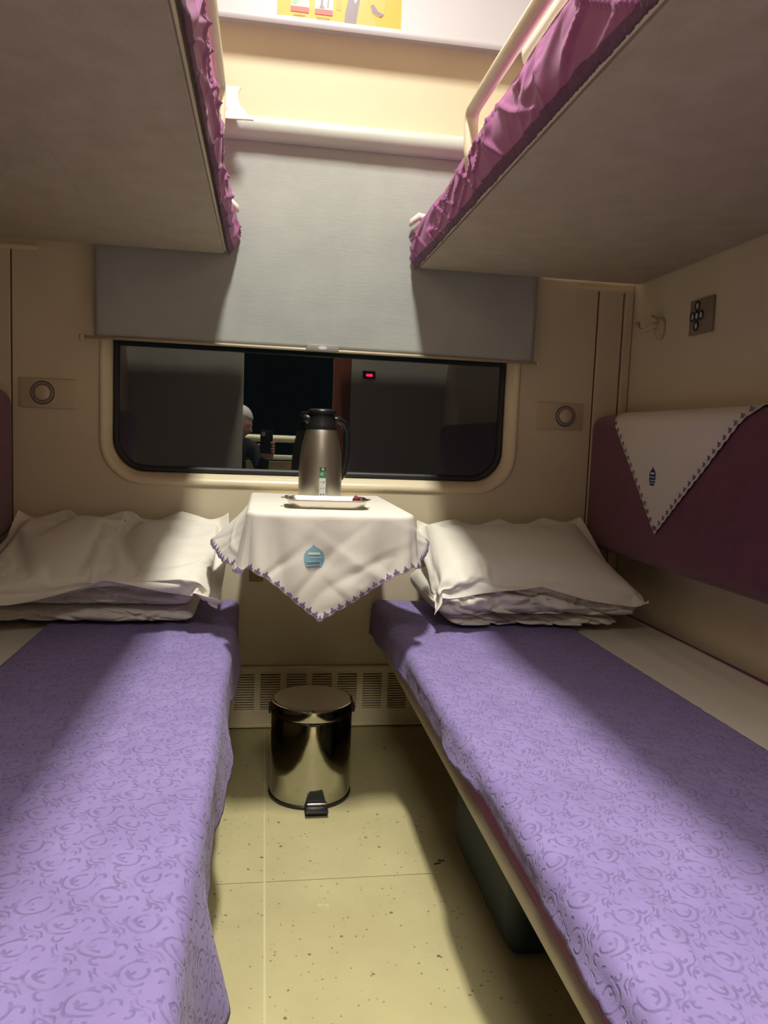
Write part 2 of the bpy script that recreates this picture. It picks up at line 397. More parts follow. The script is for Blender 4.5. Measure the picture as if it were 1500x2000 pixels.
# poster (flat print on the duct)
po=thing('poster',(.022,-.063,2.01),'yellow orange advertising poster on the white panel above the window','poster')
PY=-.0635
def flat(name,pts,m,lvl,par=po,y=PY,t=.0006): return obj(name,poly(B(),[(x,y-.0005*lvl,z) for x,z in pts],(0,-t,0)),m,par,smooth=False)
flat('sheet',[(-.149,2.012),(.193,2.012),(.193,2.46),(-.149,2.46)],YEL,0)
flat('corner_patch',[(-.149,2.0125),(-.112,2.0125),(-.149,2.030)],PGREY,1)
flat('orange_glow',[(.066,2.0125),(.125,2.0125),(.118,2.045),(.100,2.085),(.07,2.13),(.07,2.07)],ORG,1)
flat('tie_shape',[(.034,2.0125),(.066,2.0125),(.07,2.05),(.078,2.10),(.082,2.2),(.03,2.2),(.046,2.10),(.036,2.05)],PGREY,2)
flat('white_collar',[(.062,2.078),(.077,2.104),(.082,2.2),(.052,2.2),(.058,2.11)],PAPERW,3)
flat('print_card',[(-.113,2.04),(-.063,2.04),(-.063,2.13),(-.113,2.13)],PINK,2)
flat('print_card',[(-.047,2.04),(.002,2.04),(.002,2.13),(-.047,2.13)],PAPERW,2)
flat('red_band',[(-.113,2.04),(-.063,2.04),(-.063,2.054),(-.113,2.054)],RED,3)
flat('red_band',[(-.047,2.04),(.002,2.04),(.002,2.054),(-.047,2.054)],RED,3)
flat('leaf_print',[(-.110,2.062),(-.100,2.058),(-.094,2.068),(-.098,2.078),(-.108,2.080)],PRL,3)
flat('ink_print',[(-.036,2.056),(-.020,2.056),(-.026,2.066),(-.024,2.084),(-.030,2.09),(-.032,2.066)],PGREY,3)
flat('ink_print',[(-.014,2.060),(-.012,2.088),(-.009,2.088),(-.010,2.060)],PGREY,3)
for (a,b,z) in ((-.105,-.073,2.031),(-.098,-.08,2.026),(-.043,-.005,2.031),(-.040,-.008,2.027),(.157,.176,2.022)):
    flat('fine_print',[(a,z),(b,z),(b,z+.003),(a,z+.003)],PTXT,2)
flat('small_print',[(.013,2.058),(.017,2.058),(.017,2.085),(.013,2.085)],PTXT,2); flat('small_print',[(.02,2.056),(.024,2.056),(.024,2.085),(.02,2.085)],PTXT,2)
flat('fist_print',[(.108,2.062),(.128,2.052),(.142,2.056),(.146,2.075),(.15,2.1),(.11,2.11),(.104,2.085)],ORG,2)
flat('cuff_print',[(.106,2.078),(.112,2.062),(.136,2.052),(.144,2.06),(.128,2.066),(.114,2.084)],PGREY,3)
# roller blind
bl=thing('roller_blind',(.005,-.035,1.13),'grey roller blind pulled halfway down over the window','blind')
bm=B(); pr=[(0,1.705),(-.045,1.700),(-.066,1.706),(-.078,1.722),(-.078,1.742),(-.068,1.757),(-.045,1.766),(0,1.768)]
vs=[[bm.verts.new((x,y,z)) for y,z in pr] for x in (-.672,.678)]
for i in range(len(pr)): bm.faces.new((vs[0][i],vs[0][(i+1)%len(pr)],vs[1][(i+1)%len(pr)],vs[1][i]))
bm.faces.new(vs[0]); bm.faces.new(vs[1][::-1]); bmesh.ops.recalc_face_normals(bm,faces=bm.faces)
obj('housing',bm,SHADE_H,bl,autos=50)
def shf(u,v):
    x=-.629+u*1.272; z=1.137+v*.58; y=-.034+.0035*nz(x*2.2,z*1.5,3)+.0012*nz(x*14,z*3,8)+.0015*math.sin(x*9)*(1-v)
    return (x,y,z)
bm=B(); grid(bm,90,40,shf); solid(obj('blind_cloth',bm,SHADE,bl),.0012)
bm=B(); tube(bm,[(-.655,-.036,1.137),(.662,-.036,1.133)],.0045); obj('bottom_bar',bm,PLATE,bl)
for x in (-.662,.66): obj('guide_pin',lathe(B(),[(.006,1.128),(.007,1.135),(.006,1.142)],x,-.036,16),PLATE,bl)
hd=obj('pull_handle',bx(-.044,.050,-.052,-.036,1.131,1.150,bev=.003),GREYW,bl,autos=40)
obj('handle_inset',poly(B(),[(.003+.013*math.cos(a),-.0525,1.141+.0048*math.sin(a)) for a in (k*PI/8 for k in range(16))],(0,.002,0)),WHITEW,hd,smooth=False).location=(0,0,0)
# switch plates by the window
def lamp_plate(x0,x1,cx,label):
    t=thing('reading_lamp_plate',((x0+x1)/2,-.004,.937),label,'switch plate')
    obj('plate',bx(x0,x1,-.006,0,.937,1.019,bev=.003),PLATE,t,autos=40)
    bm=B(); lp=[]
    for r,y in ((.030,-.005),(.030,-.010),(.027,-.0125),(.024,-.010),(.0235,-.007)): lp.append([(cx+r*math.cos(a),y,.979+r*math.sin(a)) for a in (k*2*PI/32 for k in range(32))])
    loft(bm,lp,(True,False)); obj('ring',bm,GREYW,t)
    lp=[]
    for r,y in ((.0225,-.006),(.0225,-.010),(.019,-.0145),(.010,-.0165),(.001,-.017)): lp.append([(cx+r*math.cos(a),y,.979+r*math.sin(a)) for a in (k*2*PI/32 for k in range(32))])
    loft(B(),lp) if False else None
    bm=loft(B(),lp,(True,True)); obj('knob',bm,PLATE,t)
    bm=loft(B(),[[(cx+r*math.cos(a),y,.979+r*math.sin(a)) for a in (k*2*PI/32 for k in range(32))] for r,y in ((.0325,-.0055),(.0325,-.0068),(.030,-.0068),(.0302,-.0055))]); obj('dark_gap',bm,PRK,t)
lamp_plate(-.835,-.683,-.773,'beige switch plate with round knob left of the window')
lamp_plate(.676,.825,.768,'beige switch plate with round knob right of the window')
# hook and vent plate on the right wall
hk=thing('coat_hook',(W,-.17,1.2),'beige double coat hook on the right wall','hook')
lp=[[(x,-.188+r*math.cos(a),1.235+1.25*r*math.sin(a)) for a in (k*2*PI/24 for k in range(24))] for r,x in ((.026,W),(.026,W-.006),(.02,W-.011),(.001,W-.013))]
obj('hook_base',loft(B(),lp,(True,True)),HOOK,hk)
bm=B(); tube(bm,[(W-.008,-.185,1.248),(W-.02,-.176,1.243),(W-.032,-.162,1.233),(W-.042,-.148,1.231),(W-.048,-.138,1.240),(W-.048,-.134,1.256)],.007,rs=[.011,.009,.008,.0075,.0075,.008]); obj('hook_arm',bm,HOOK,hk)
bm=B(); tube(bm,[(W-.008,-.185,1.252),(W-.018,-.180,1.262),(W-.026,-.174,1.270)],.007,rs=[.009,.007,.006]); obj('hook_tip',bm,HOOK,hk)
vp=thing('vent_plate',(W,-.4,1.2),'grey plate with five oval rings on the right wall','vent plate')
obj('plate',bx(W-.008,W,-.458,-.350,1.192,1.284,bev=.003),mat('plate_grey',(140,126,104),.4),vp,autos=40)
for dy,dz in ((0,0),(0,.026),(0,-.026),(.020,0),(-.020,0)):
    cy,cz=-.388+dy,1.240+dz
    bm=loft(B(),[[(x,cy+r*math.cos(a),cz+1.15*r*math.sin(a)) for a in (k*2*PI/20 for k in range(20))] for r,x in ((.0115,W-.0075),(.0115,W-.011),(.0075,W-.011),(.0075,W-.0078))]); obj('ring',bm,PRK,vp)
    obj('ring_centre',loft(B(),[[(x,cy+r*math.cos(a),cz+1.15*r*math.sin(a)) for a in (k*2*PI/16 for k in range(16))] for r,x in ((.0078,W-.0075),(.007,W-.0095))],(True,True)),WHITEW,vp)
tag(obj('sticker',bx(-.192,-.150,-.0015,0,.447,.489),STICK,smooth=False),'small olive sticker on the wall under the table','sticker')
# ceiling lamp (out of frame)
cl=thing('ceiling_lamp',(0,-1.05,CEIL),'flat rectangular ceiling lamp in the middle of the compartment','lamp')
obj('housing',bx(-.11,.11,-1.29,-.81,CEIL-.03,CEIL,bev=.01),WHITEW,cl,autos=40)
obj('diffuser',bx(-.08,.08,-1.27,-.83,CEIL-.04,CEIL-.028,bev=.004),LAMPM,cl,autos=40)
# red led on the back partition, mirrored in the window
ld=thing('door_indicator',(.48,YB,1.27),'small red indicator light by the door mirrored in the window','indicator light')
obj('case',bx(.44,.52,YB,YB+.012,1.262,1.31,bev=.003),BLACK,ld,smooth=False)
obj('led',bx(.463,.5,YB+.012,YB+.016,1.276,1.290),LED,ld,smooth=False)
# ------------------------------------------------------------------ lower bunks
BL=-2.36
def lower_bunk(s,label):
    t=thing('lower_bunk',(s*.58,-1.2,0),label,'bunk')
    X=lambda a:s*a; dd=0 if s>0 else .040
    def b(a0,a1,*r,**k): return bx(min(X(a0),X(a1)),max(X(a0),X(a1)),*r,**k)
    obj('bed_board',b(.20+dd,.965,BL,-.028,.297,.3185,bev=.003),mat('bunk_board_grey',(120,108,88),.6),t,smooth=False)
    # rounded front rail
    bm=B(); x=.186+dd
    pr=[(x+.03,.285),(x+.008,.282),(x+.001,.288),(x,.298),(x,.309),(x+.004,.316),(x+.012,.318),(x+.03,.318)]
    vs=[[bm.verts.new((X(a),y,z)) for a,z in pr] for y in (BL,-.028)]
    for i in range(len(pr)): bm.faces.new((vs[0][i],vs[0][(i+1)%len(pr)],vs[1][(i+1)%len(pr)],vs[1][i]))
    bm.faces.new(vs[0]); bm.faces.new(vs[1][::-1]); bmesh.ops.recalc_face_normals(bm,faces=bm.faces); obj('rail',bm,mat('rail_cream',(186,174,150),.4),t,autos=40)
    obj('mattress',b(.1835+dd,.962,BL,-.028,.319,.384,bev=.012,seg=3),CUSH,t,autos=60)
    for y in (-.30,-2.1): obj('support_panel',b(.62,.64,y-.25,y,.0,.298),mat('support_grey',(96,88,74),.6),t,smooth=False)
    return t
lower_bunk(1,'right lower bunk with cream rail, purple blanket edge and maroon cushion'); lower_bunk(-1,'left lower bunk under the window beside the aisle')
def sheet(s,label):
    def f(u,v):
        a=.30+u*.655; y=BL+.03+v*(-.035-BL-.03)
        z=.3885+.004*nz(a*6,y*2.2,s*2.)+.0035*nz(a*22,y*3,5+s)*ss(.35,.5,a)
        z-= .02*ss(.925,.955,a)
        return (s*a,y,z)
    bm=B(); grid(bm,60,110,f); bmesh.ops.recalc_face_normals(bm,faces=bm.faces)
    o=obj('bed_sheet',bm,SHEET); tag(o,label,'sheet','white sheets on the lower bunks'); return o
sheet(1,'white bed sheet covering the right lower bunk mattress by the wall'); sheet(-1,'white bed sheet covering the left lower bunk mattress by the wall')
# blankets: cross-section runs from back edge over the top and down the aisle side
def blanket(s,label):
    back=.672; NU,NV=90,300
    edge=.243 if s<0 else .203
    def f(u,v):
        y=-.035-v*2.27
        e=edge+.004*nz(y*3,s*5)
        drop=(.042-.022*ss(-.85,-1.25,y)+.008*nz(y*9,s*3.3)+.003*nz(y*45,1)) if s>0 else (.105+.02*nz(y*5,7)+.005*nz(y*40,2)+.05*ss(-1.25,-1.45,y)+.03*ss(-1.9,-1.5,y)*0)
        if s>0: drop+= .035*ss(-.5,-.1,y)
        else: drop+=.04*ss(-.4,-.12,y)
        flat_len=(back+.004*nz(y*6,9)+.003*nz(y*50,4)-e); r=.022; al=r*PI/2; tot=flat_len+al+drop
        d=u*tot
        if d<flat_len: a=back-d; z=.3965; n=(0,1)
        elif d<flat_len+al:
            t=(d-flat_len)/r; a=e-r*math.sin(t); z=.3965-r*(1-math.cos(t))
        else:
            k=d-flat_len-al; a=e-r-.0*k; z=.3965-r-k
            fl=k/max(drop,.01)
            a+=-.010*fl*math.sin(y*11+s)*1.0-.012*fl*nz(y*7,3,s)
            if s<0: a+=-.006*fl-.020*fl*ss(-1.35,-1.5,y)*(1+.8*math.sin(y*17))+.0*fl
            a=min(a,e-r+.002) if s<0 else min(a,e-r+.001)
        w=ss(0,.1,u)
        z+=w*(.0035*nz(a*5,y*2.6,s*3)+.0022*nz(a*13,y*7,s*7)) + .0010*nz(a*60,y*60,2)
        a+=.0012*nz(y*60,z*60,6)
        # long soft ridges on top
        if s<0: z+=.004*math.exp(-((a-.40-.06*y)/.018)**2)*w
        else: z+=.004*math.exp(-((a-.26-.015*math.sin(y*4))/.014)**2)*w*ss(-.3,-.8,y)
        return (s*a,y,z)
    bm=B(); grid(bm,NU,NV,f,lambda u,v:(u*.62,v*2.27)); 
    bmesh.ops.recalc_face_normals(bm,faces=bm.faces)
    o=obj('blanket',bm,BLK); solid(o,.007,0); tag(o,label,'blanket','purple blankets on the lower bunks'); return o
blanket(1,'purple embossed fleece blanket spread on the right lower bunk'); blanket(-1,'purple embossed fleece blanket hanging over the edge of the left lower bunk')
# ------------------------------------------------------------------ seat backs
def backrest(s,label):
    bm=B(); box(bm,min(s*.842,s*.966),max(s*.842,s*.966),-2.0,-.012,.575,.985)
    es=[e for e in bm.edges if not all(abs(abs(v.co.x)-.966)<1e-4 for v in e.verts)]
    bmesh.ops.bevel(bm,geom=es,offset=.045,segments=6,affect='EDGES',profile=.5)
    o=obj('backrest',bm,MAROON,autos=60); tag(o,label,'backrest','maroon backrests on the side walls'); return o
backrest(1,'padded maroon backrest with the white cloth on the right wall'); backrest(-1,'padded maroon backrest on the left wall at the photo edge')
# embroidered motif (flat, centred, base on the hem, tip pointing along +v)
FLEUR=[(0,.0),(.0028,.0005),(.0032,.003),(.0062,.0018),(.0078,.0045),(.0066,.0078),(.0045,.0072),(.0056,.0048),(.0030,.0052),(.0034,.0085),(.0016,.0125),(0,.0155),(-.0016,.0125),(-.0034,.0085),(-.0030,.0052),(-.0056,.0048),(-.0045,.0072),(-.0066,.0078),(-.0078,.0045),(-.0062,.0018),(-.0032,.003),(-.0028,.0005)]
def fleur(p,t,n,m,par,sc=1.,off=.0012):
    """p hem point, t unit along hem, n unit inward on cloth, m = surface normal"""
    nn=t.cross(n); 
    if nn.dot(m)<0: nn=-nn
    pts=[p+nn*off+t*(a*sc)+n*((b+.0015)*sc) for a,b in FLEUR]
    bm=B(); vs=[bm.verts.new(q) for q in pts]; c=bm.verts.new(p+nn*off+n*.006*sc)
    for i in range(len(vs)): bm.faces.new((vs[i],vs[(i+1)%len(vs)],c))
    o=obj('embroidered_motif',bm,EMB if par.name.startswith('table') else EMB_D,par,smooth=False); return o
# backrest cloth: folded triangle hanging from the top edge
def backcloth():
    y0,y1,yt=-.185,-.835,-.475; zt=.672; N=80; Mv=40
    def pt(y,d):  # d distance down from the top line on the front face
        # follow the rounded top: top at z .985, front x .842, radius .045
        r=.049; q=r*PI/2
        if d<q: a=d/r; x=.887-r*math.sin(a)-.0; z=.940+r*math.cos(a)
        else: x=.887-r; z=.940-(d-q)
        return Vector((x-.0015-.0015*nz(y*9,d*9,4),y,z))
    def hem(u):
        y=y0+(y1-y0)*u
        if y>yt: k=(y0-y)/(y0-yt)
        else: k=(y-y1)/(yt-y1)
        return .035+k*(.940-zt+.049*PI/2-.035)
    def f(u,v):
        h=hem(u); sc=.004*abs(math.sin(u*PI*30)); return pt(y0+(y1-y0)*u,v*(h+sc))
    bm=B(); grid(bm,N*3,Mv,f)
    def g(u,v): return (.966-v*(.966-.885),y0+(y1-y0)*u,.9905)
    grid(bm,N*3,4,g); bmesh.ops.remove_doubles(bm,verts=bm.verts,dist=.0008); bmesh.ops.recalc_face_normals(bm,faces=bm.faces)
    o=obj('backrest_cloth',bm,SHEET); solid(o,.001,1)
    tag(o,'white embroidered triangular cloth draped over the right maroon backrest','cloth')
    for a,b,cnt in ((y0,yt,16),(y1,yt,20)):
        for k in range(cnt):
            t0=(k+.5)/cnt; y=a+(b-a)*t0; u=(y-y0)/(y1-y0); p=pt(y,hem(u)); u2=u+.01*(1 if b<a else -1)
            p2=pt(y0+(y1-y0)*u2,hem(u2)); t=(p2-p).normalized(); m=Vector((-1,0,0)); n=t.cross(m); n.normalize()
            if n.z<0: n=-n
            fleur(p,t,n,m,o,.95,off=.0022)
    # emblem
    def E(pts,m,lv,name='emblem'):
        return obj(name,poly(B(),[(.8345-.0004*lv,-.449+a,.816+b) for a,b in pts],(-.0003,0,0)),m,o,smooth=False)
    E([(-.0125,-.018),(-.0155,-.008),(-.016,.004),(-.012,.014),(-.004,.020),(0,.026),(.004,.020),(.012,.014),(.016,.004),(.0155,-.008),(.0125,-.018),(.008,-.023),(-.008,-.023)],NAVY,0)
    for z0,z1,a0,a1 in ((.006,.011,-.009,.009),(-.002,0,-.014,.014),(-.0105,-.0085,-.015,.010),(-.0175,-.0158,-.013,.013)): E([(a0,z0),(a1,z0),(a1,z1),(a0,z1)],BADGE_W,1,'emblem_bar')
backcloth()
# ------------------------------------------------------------------ table and its cloth
TZ=.712
tb=thing('wall_table',(0,-.3,TZ),'small wall table under a white cloth below the window','table')
bm=B(); poly(bm,[(x,y,TZ-.024) for x,y in rrect(-.178,.176,-.585,-.004,.03,6)],(0,0,.022)); obj('table_top',bm,CR2,tb,smooth=False)
obj('wall_bracket',bx(-.12,.12,-.03,-.0,TZ-.06,TZ-.024,bev=.003),CR2,tb,smooth=False)
bm=B(); tube(bm,[(0,-.012,.50),(0,-.33,TZ-.03)],.009); obj('support_arm',bm,GREYW,tb)
def tablecloth():
    # perimeter of table, starting at back-left, going along left side, front, right side
    x0,x1,yf,yb,r=-.182,.180,-.590,-.012,.032
    per=[]
    nl=70
    for i in range(nl): per.append((Vector((x0,yb+(yf+r-yb)*i/nl,0)),Vector((-1,0,0))))
    for i in range(14): a=PI+PI/2*i/14; per.append((Vector((x0+r+r*math.cos(a),yf+r+r*math.sin(a),0)),Vector((math.cos(a),math.sin(a),0))))
    nf=90
    for i in range(nf): per.append((Vector((x0+r+(x1-x0-2*r)*i/nf,yf,0)),Vector((0,-1,0))))
    for i in range(14): a=-PI/2+PI/2*i/14; per.append((Vector((x1-r+r*math.cos(a),yf+r+r*math.sin(a),0)),Vector((math.cos(a),math.sin(a),0))))
    for i in range(nl+1): per.append((Vector((x1,yf+r+(yb-yf-r)*i/nl,0)),Vector((1,0,0))))
    n=len(per); s=[0]
    for i in range(1,n): s.append(s[-1]+(per[i][0]-per[i-1][0]).length)
    def at(si):
        import bisect
        k=max(0,min(n-2,bisect.bisect_right(s,si)-1)); t=(si-s[k])/max(1e-6,s[k+1]-s[k]); t=max(0,min(1,t))
        return per[k][0].lerp(per[k+1][0],t),per[k][1].lerp(per[k+1][1],t).normalized()
    Ls=yf+r-yb; Ls=abs(Ls); SL=Ls; SC=r*PI/2; SF=(x1-x0-2*r); tot=s[-1]
    sc1=SL+SC/2; sfr=SL+SC; sfl=sfr+SF; sc2=sfl+SC/2
    def hemlen(si):
        if si<sc1:
            k=si/sc1; d=.03+.115*ss(0,.45,k)+.0*k
            d=d+(-.02)*ss(.55,1,k)*0
        elif si<sc2:
            x=-.182+ (si-sc1)/(sc2-sc1)*.362; xt=-.026
            d=.25-abs(x-xt)*(.120/.155 if x<xt else .124/.206)
        else:
            k=(tot-si)/(tot-sc2); d=.03+.10*ss(0,.5,k)
        return d
    def flare(si):  # outward fraction
        if si<sc1: k=si/sc1; return .10+.62*math.exp(-((k-.62)/.26)**2)
        if si<sc2: k=(si-sc1)/(sc2-sc1); return .04+.05*math.exp(-(k/.06)**2)+.05*math.exp(-((1-k)/.06)**2)
        k=(tot-si)/(tot-sc2); return .10+.60*math.exp(-((k-.60)/.26)**2)
    def pt(si,w):   # w 0..1 from table edge to hem
        p,nrm=at(si); h=hemlen(si); d=w*h; fl=flare(si)
        rr=.010
        if d<rr*1.5708: a=d/rr; out=rr*math.sin(a); dn=rr*(1-math.cos(a))
        else: k=d-rr*1.5708; out=rr+k*math.sin(fl*1.1); dn=rr+k*math.cos(fl*1.1)
        q=d/.12
        # folds: deep one at each front corner, small ones along the front
        fold=0
        for c,wd,am in ((SL*.93,.020,-.020),(sc1+.004,.012,.006),(sfr+.022,.018,-.006),(sfr+.07,.025,.004),(sfr+.15,.03,-.004),(sfr+.21,.03,.005),(sfl-.03,.02,-.005),(sc2-.002,.012,.006),(tot-SL*.93,.020,-.022),(SL*.45,.05,.006),(tot-SL*.5,.05,.006)):
            fold+=am*math.exp(-((si-c-.10*(d)*(1 if c<tot/2 else -1))/wd)**2)
        out+=fold*min(1,q)*1.2+(.004*nz(si*13,d*9,2)+.004*max(0,1-abs(nz(si*6-d*9,d*4,8))*7)-.003*max(0,1-abs(nz(si*7+d*7,d*5,18))*8))*min(1,q)
        return Vector((p.x+nrm.x*out,p.y+nrm.y*out,TZ+.0025-dn))
    bm=B(); c=Vector((0,-.30,TZ+.0025)); NI,NO=10,34; NS=420
    hs=[tot*i/NS for i in range(NS+1)]; vs=[]
    for si in hs:
        p,_=at(si); col=[]
        for j in range(NI): 
            t=j/NI; q=Vector((p.x,p.y,0)); cc=Vector((0,max(-.45,min(-.06,p.y)),0)); z=TZ+.0025+.0008*nz(q.x*20,q.y*20,1)
            if j==0: v=Vector((0,cc.y,TZ+.0025))
            else: v=Vector((cc.x+(q.x-cc.x)*t,cc.y+(q.y-cc.y)*t,z))
            col.append(bm.verts.new(v))
        for j in range(NO+1):
            sc=1-.018*(1-abs(math.sin(si*PI/.0262)))*(j/NO)**8
            col.append(bm.verts.new(pt(si,j/NO*sc)))
        vs.append(col)
    for i in range(NS):
        for j in range(len(vs[0])-1):
            bm.faces.new((vs[i][j],vs[i+1][j],vs[i+1][j+1],vs[i][j+1]))
    bmesh.ops.remove_doubles(bm,verts=bm.verts,dist=.0004)
    bmesh.ops.dissolve_degenerate(bm,dist=.0001,edges=bm.edges)
    bmesh.ops.recalc_face_normals(bm,faces=bm.faces)
    o=obj('tablecloth',bm,COTTON); solid(o,.0010,1)
    tag(o,'white embroidered cloth with blue emblem draped over the wall table','tablecloth')
    # motifs along the hem
    si=.10
    while si<tot-.08:
        p=pt(si,1.); e=.004; t=(pt(si+e,1.)-pt(si-e,1.)).normalized(); up=(pt(si,.9)-p)
        iv=up-t*up.dot(t); iv.normalize(); _,nr=at(si); fleur(p,t,iv,nr+Vector((0,0,.2)),o,1.0,off=.0022)
        L_=(pt(si+e,1.)-pt(si-e,1.)).length/(2*e); si+=.0185/max(L_,.6)
    # emblem on the front drop, laid on the cloth row by row
    def cp(a,b,lv):
        x=-.040+a; si_=sfr+(x-(x0+r)); d=TZ-(.615+b)+.0057; return pt(si_,d/hemlen(si_))+Vector((0,-.0020-.0008*lv,0))
    OUT=[(-.0225,-.017,.016),(-.018,-.0195,.0185),(-.014,-.021,.0205),(-.009,-.0225,.022),(-.004,-.0235,.0225),(.001,-.0235,.0225),(.006,-.0235,.0218),(.010,-.0215,.0195),(.014,-.019,.017),(.018,-.0135,.011),(.021,-.0095,.0065),(.024,-.0065,.002),(.028,-.0032,-.0028)]
    def E(rows,m,lv,name='emblem'):
        bm=B(); n=8; vv=[[bm.verts.new(cp(l+(q-l)*i/n,z,lv)) for i in range(n+1)] for z,l,q in rows]
        for p,q in zip(vv,vv[1:]):
            for i in range(n): bm.faces.new((p[i],p[i+1],q[i+1],q[i]))
        return obj(name,bm,m,o)
    E(OUT,BADGE,0)
    for z0,z1,a0,a1,m in ((.006,.011,-.014,.012,BADGE_W),(-.001,.001,-.011,.0215,BADGE_L),(-.0098,-.0082,-.020,.012,BADGE_L),(-.0152,-.0105,-.016,.012,BADGE_D),(-.0185,-.0165,-.017,.012,BADGE_L),(-.0222,-.0192,-.014,.013,BADGE_D)): E([(z0,a0,a1),(z1,a0,a1)],m,1,'emblem_bar')
tablecloth()
CT=TZ+.0035
# tray
def tray():
    t=thing('steel_tray',(-.006,-.44,CT),'shallow stainless steel tray in front of the vacuum flask','tray')
    t.rotation_euler=(0,0,0)
    def lp(i,z): return [(x,y,z) for x,y in rrect(-.103+i,.094-i,-.508+i,-.372-i,.028,6)]
    bm=loft(B(),[lp(.013,CT+.0005),lp(.010,CT+.001),lp(.003,CT+.019),lp(-.001,CT+.0215),lp(-.0015,CT+.0225),lp(0,CT+.0230),lp(.003,CT+.021),lp(.0105,CT+.003),lp(.014,CT+.0022)],(True,True))
    bmesh.ops.recalc_face_normals(bm,faces=bm.faces); obj('tray_body',bm,ALU,t,autos=35)
    obj('tray_tab',bx(-.113,-.102,-.45,-.43,CT+.0205,CT+.0222),ALU,t,smooth=False); obj('tray_tab',bx(.093,.104,-.45,-.43,CT+.0205,CT+.0222),ALU,t,smooth=False)
    bm=B(); 
    vs=[bm.verts.new(p) for p in ((.060,-.40,CT+.004),(.078,-.392,CT+.004),(.086,-.402,CT+.022),(.072,-.398,CT+.028),(.063,-.406,CT+.02),(.084,-.386,CT+.012))]
    bmesh.ops.convex_hull(bm,input=vs); o=obj('paper_scrap',bm,DRED,smooth=False); tag(o,'crumpled dark red scrap lying in the right end of the tray','scrap')
    o=obj('crumb',lathe(B(),[(.001,CT+.003),(.004,CT+.004),(.003,CT+.0065)],.0,-.39,8),DRED); tag(o,'tiny dark red crumb lying in the middle of the tray','crumb')
tray()
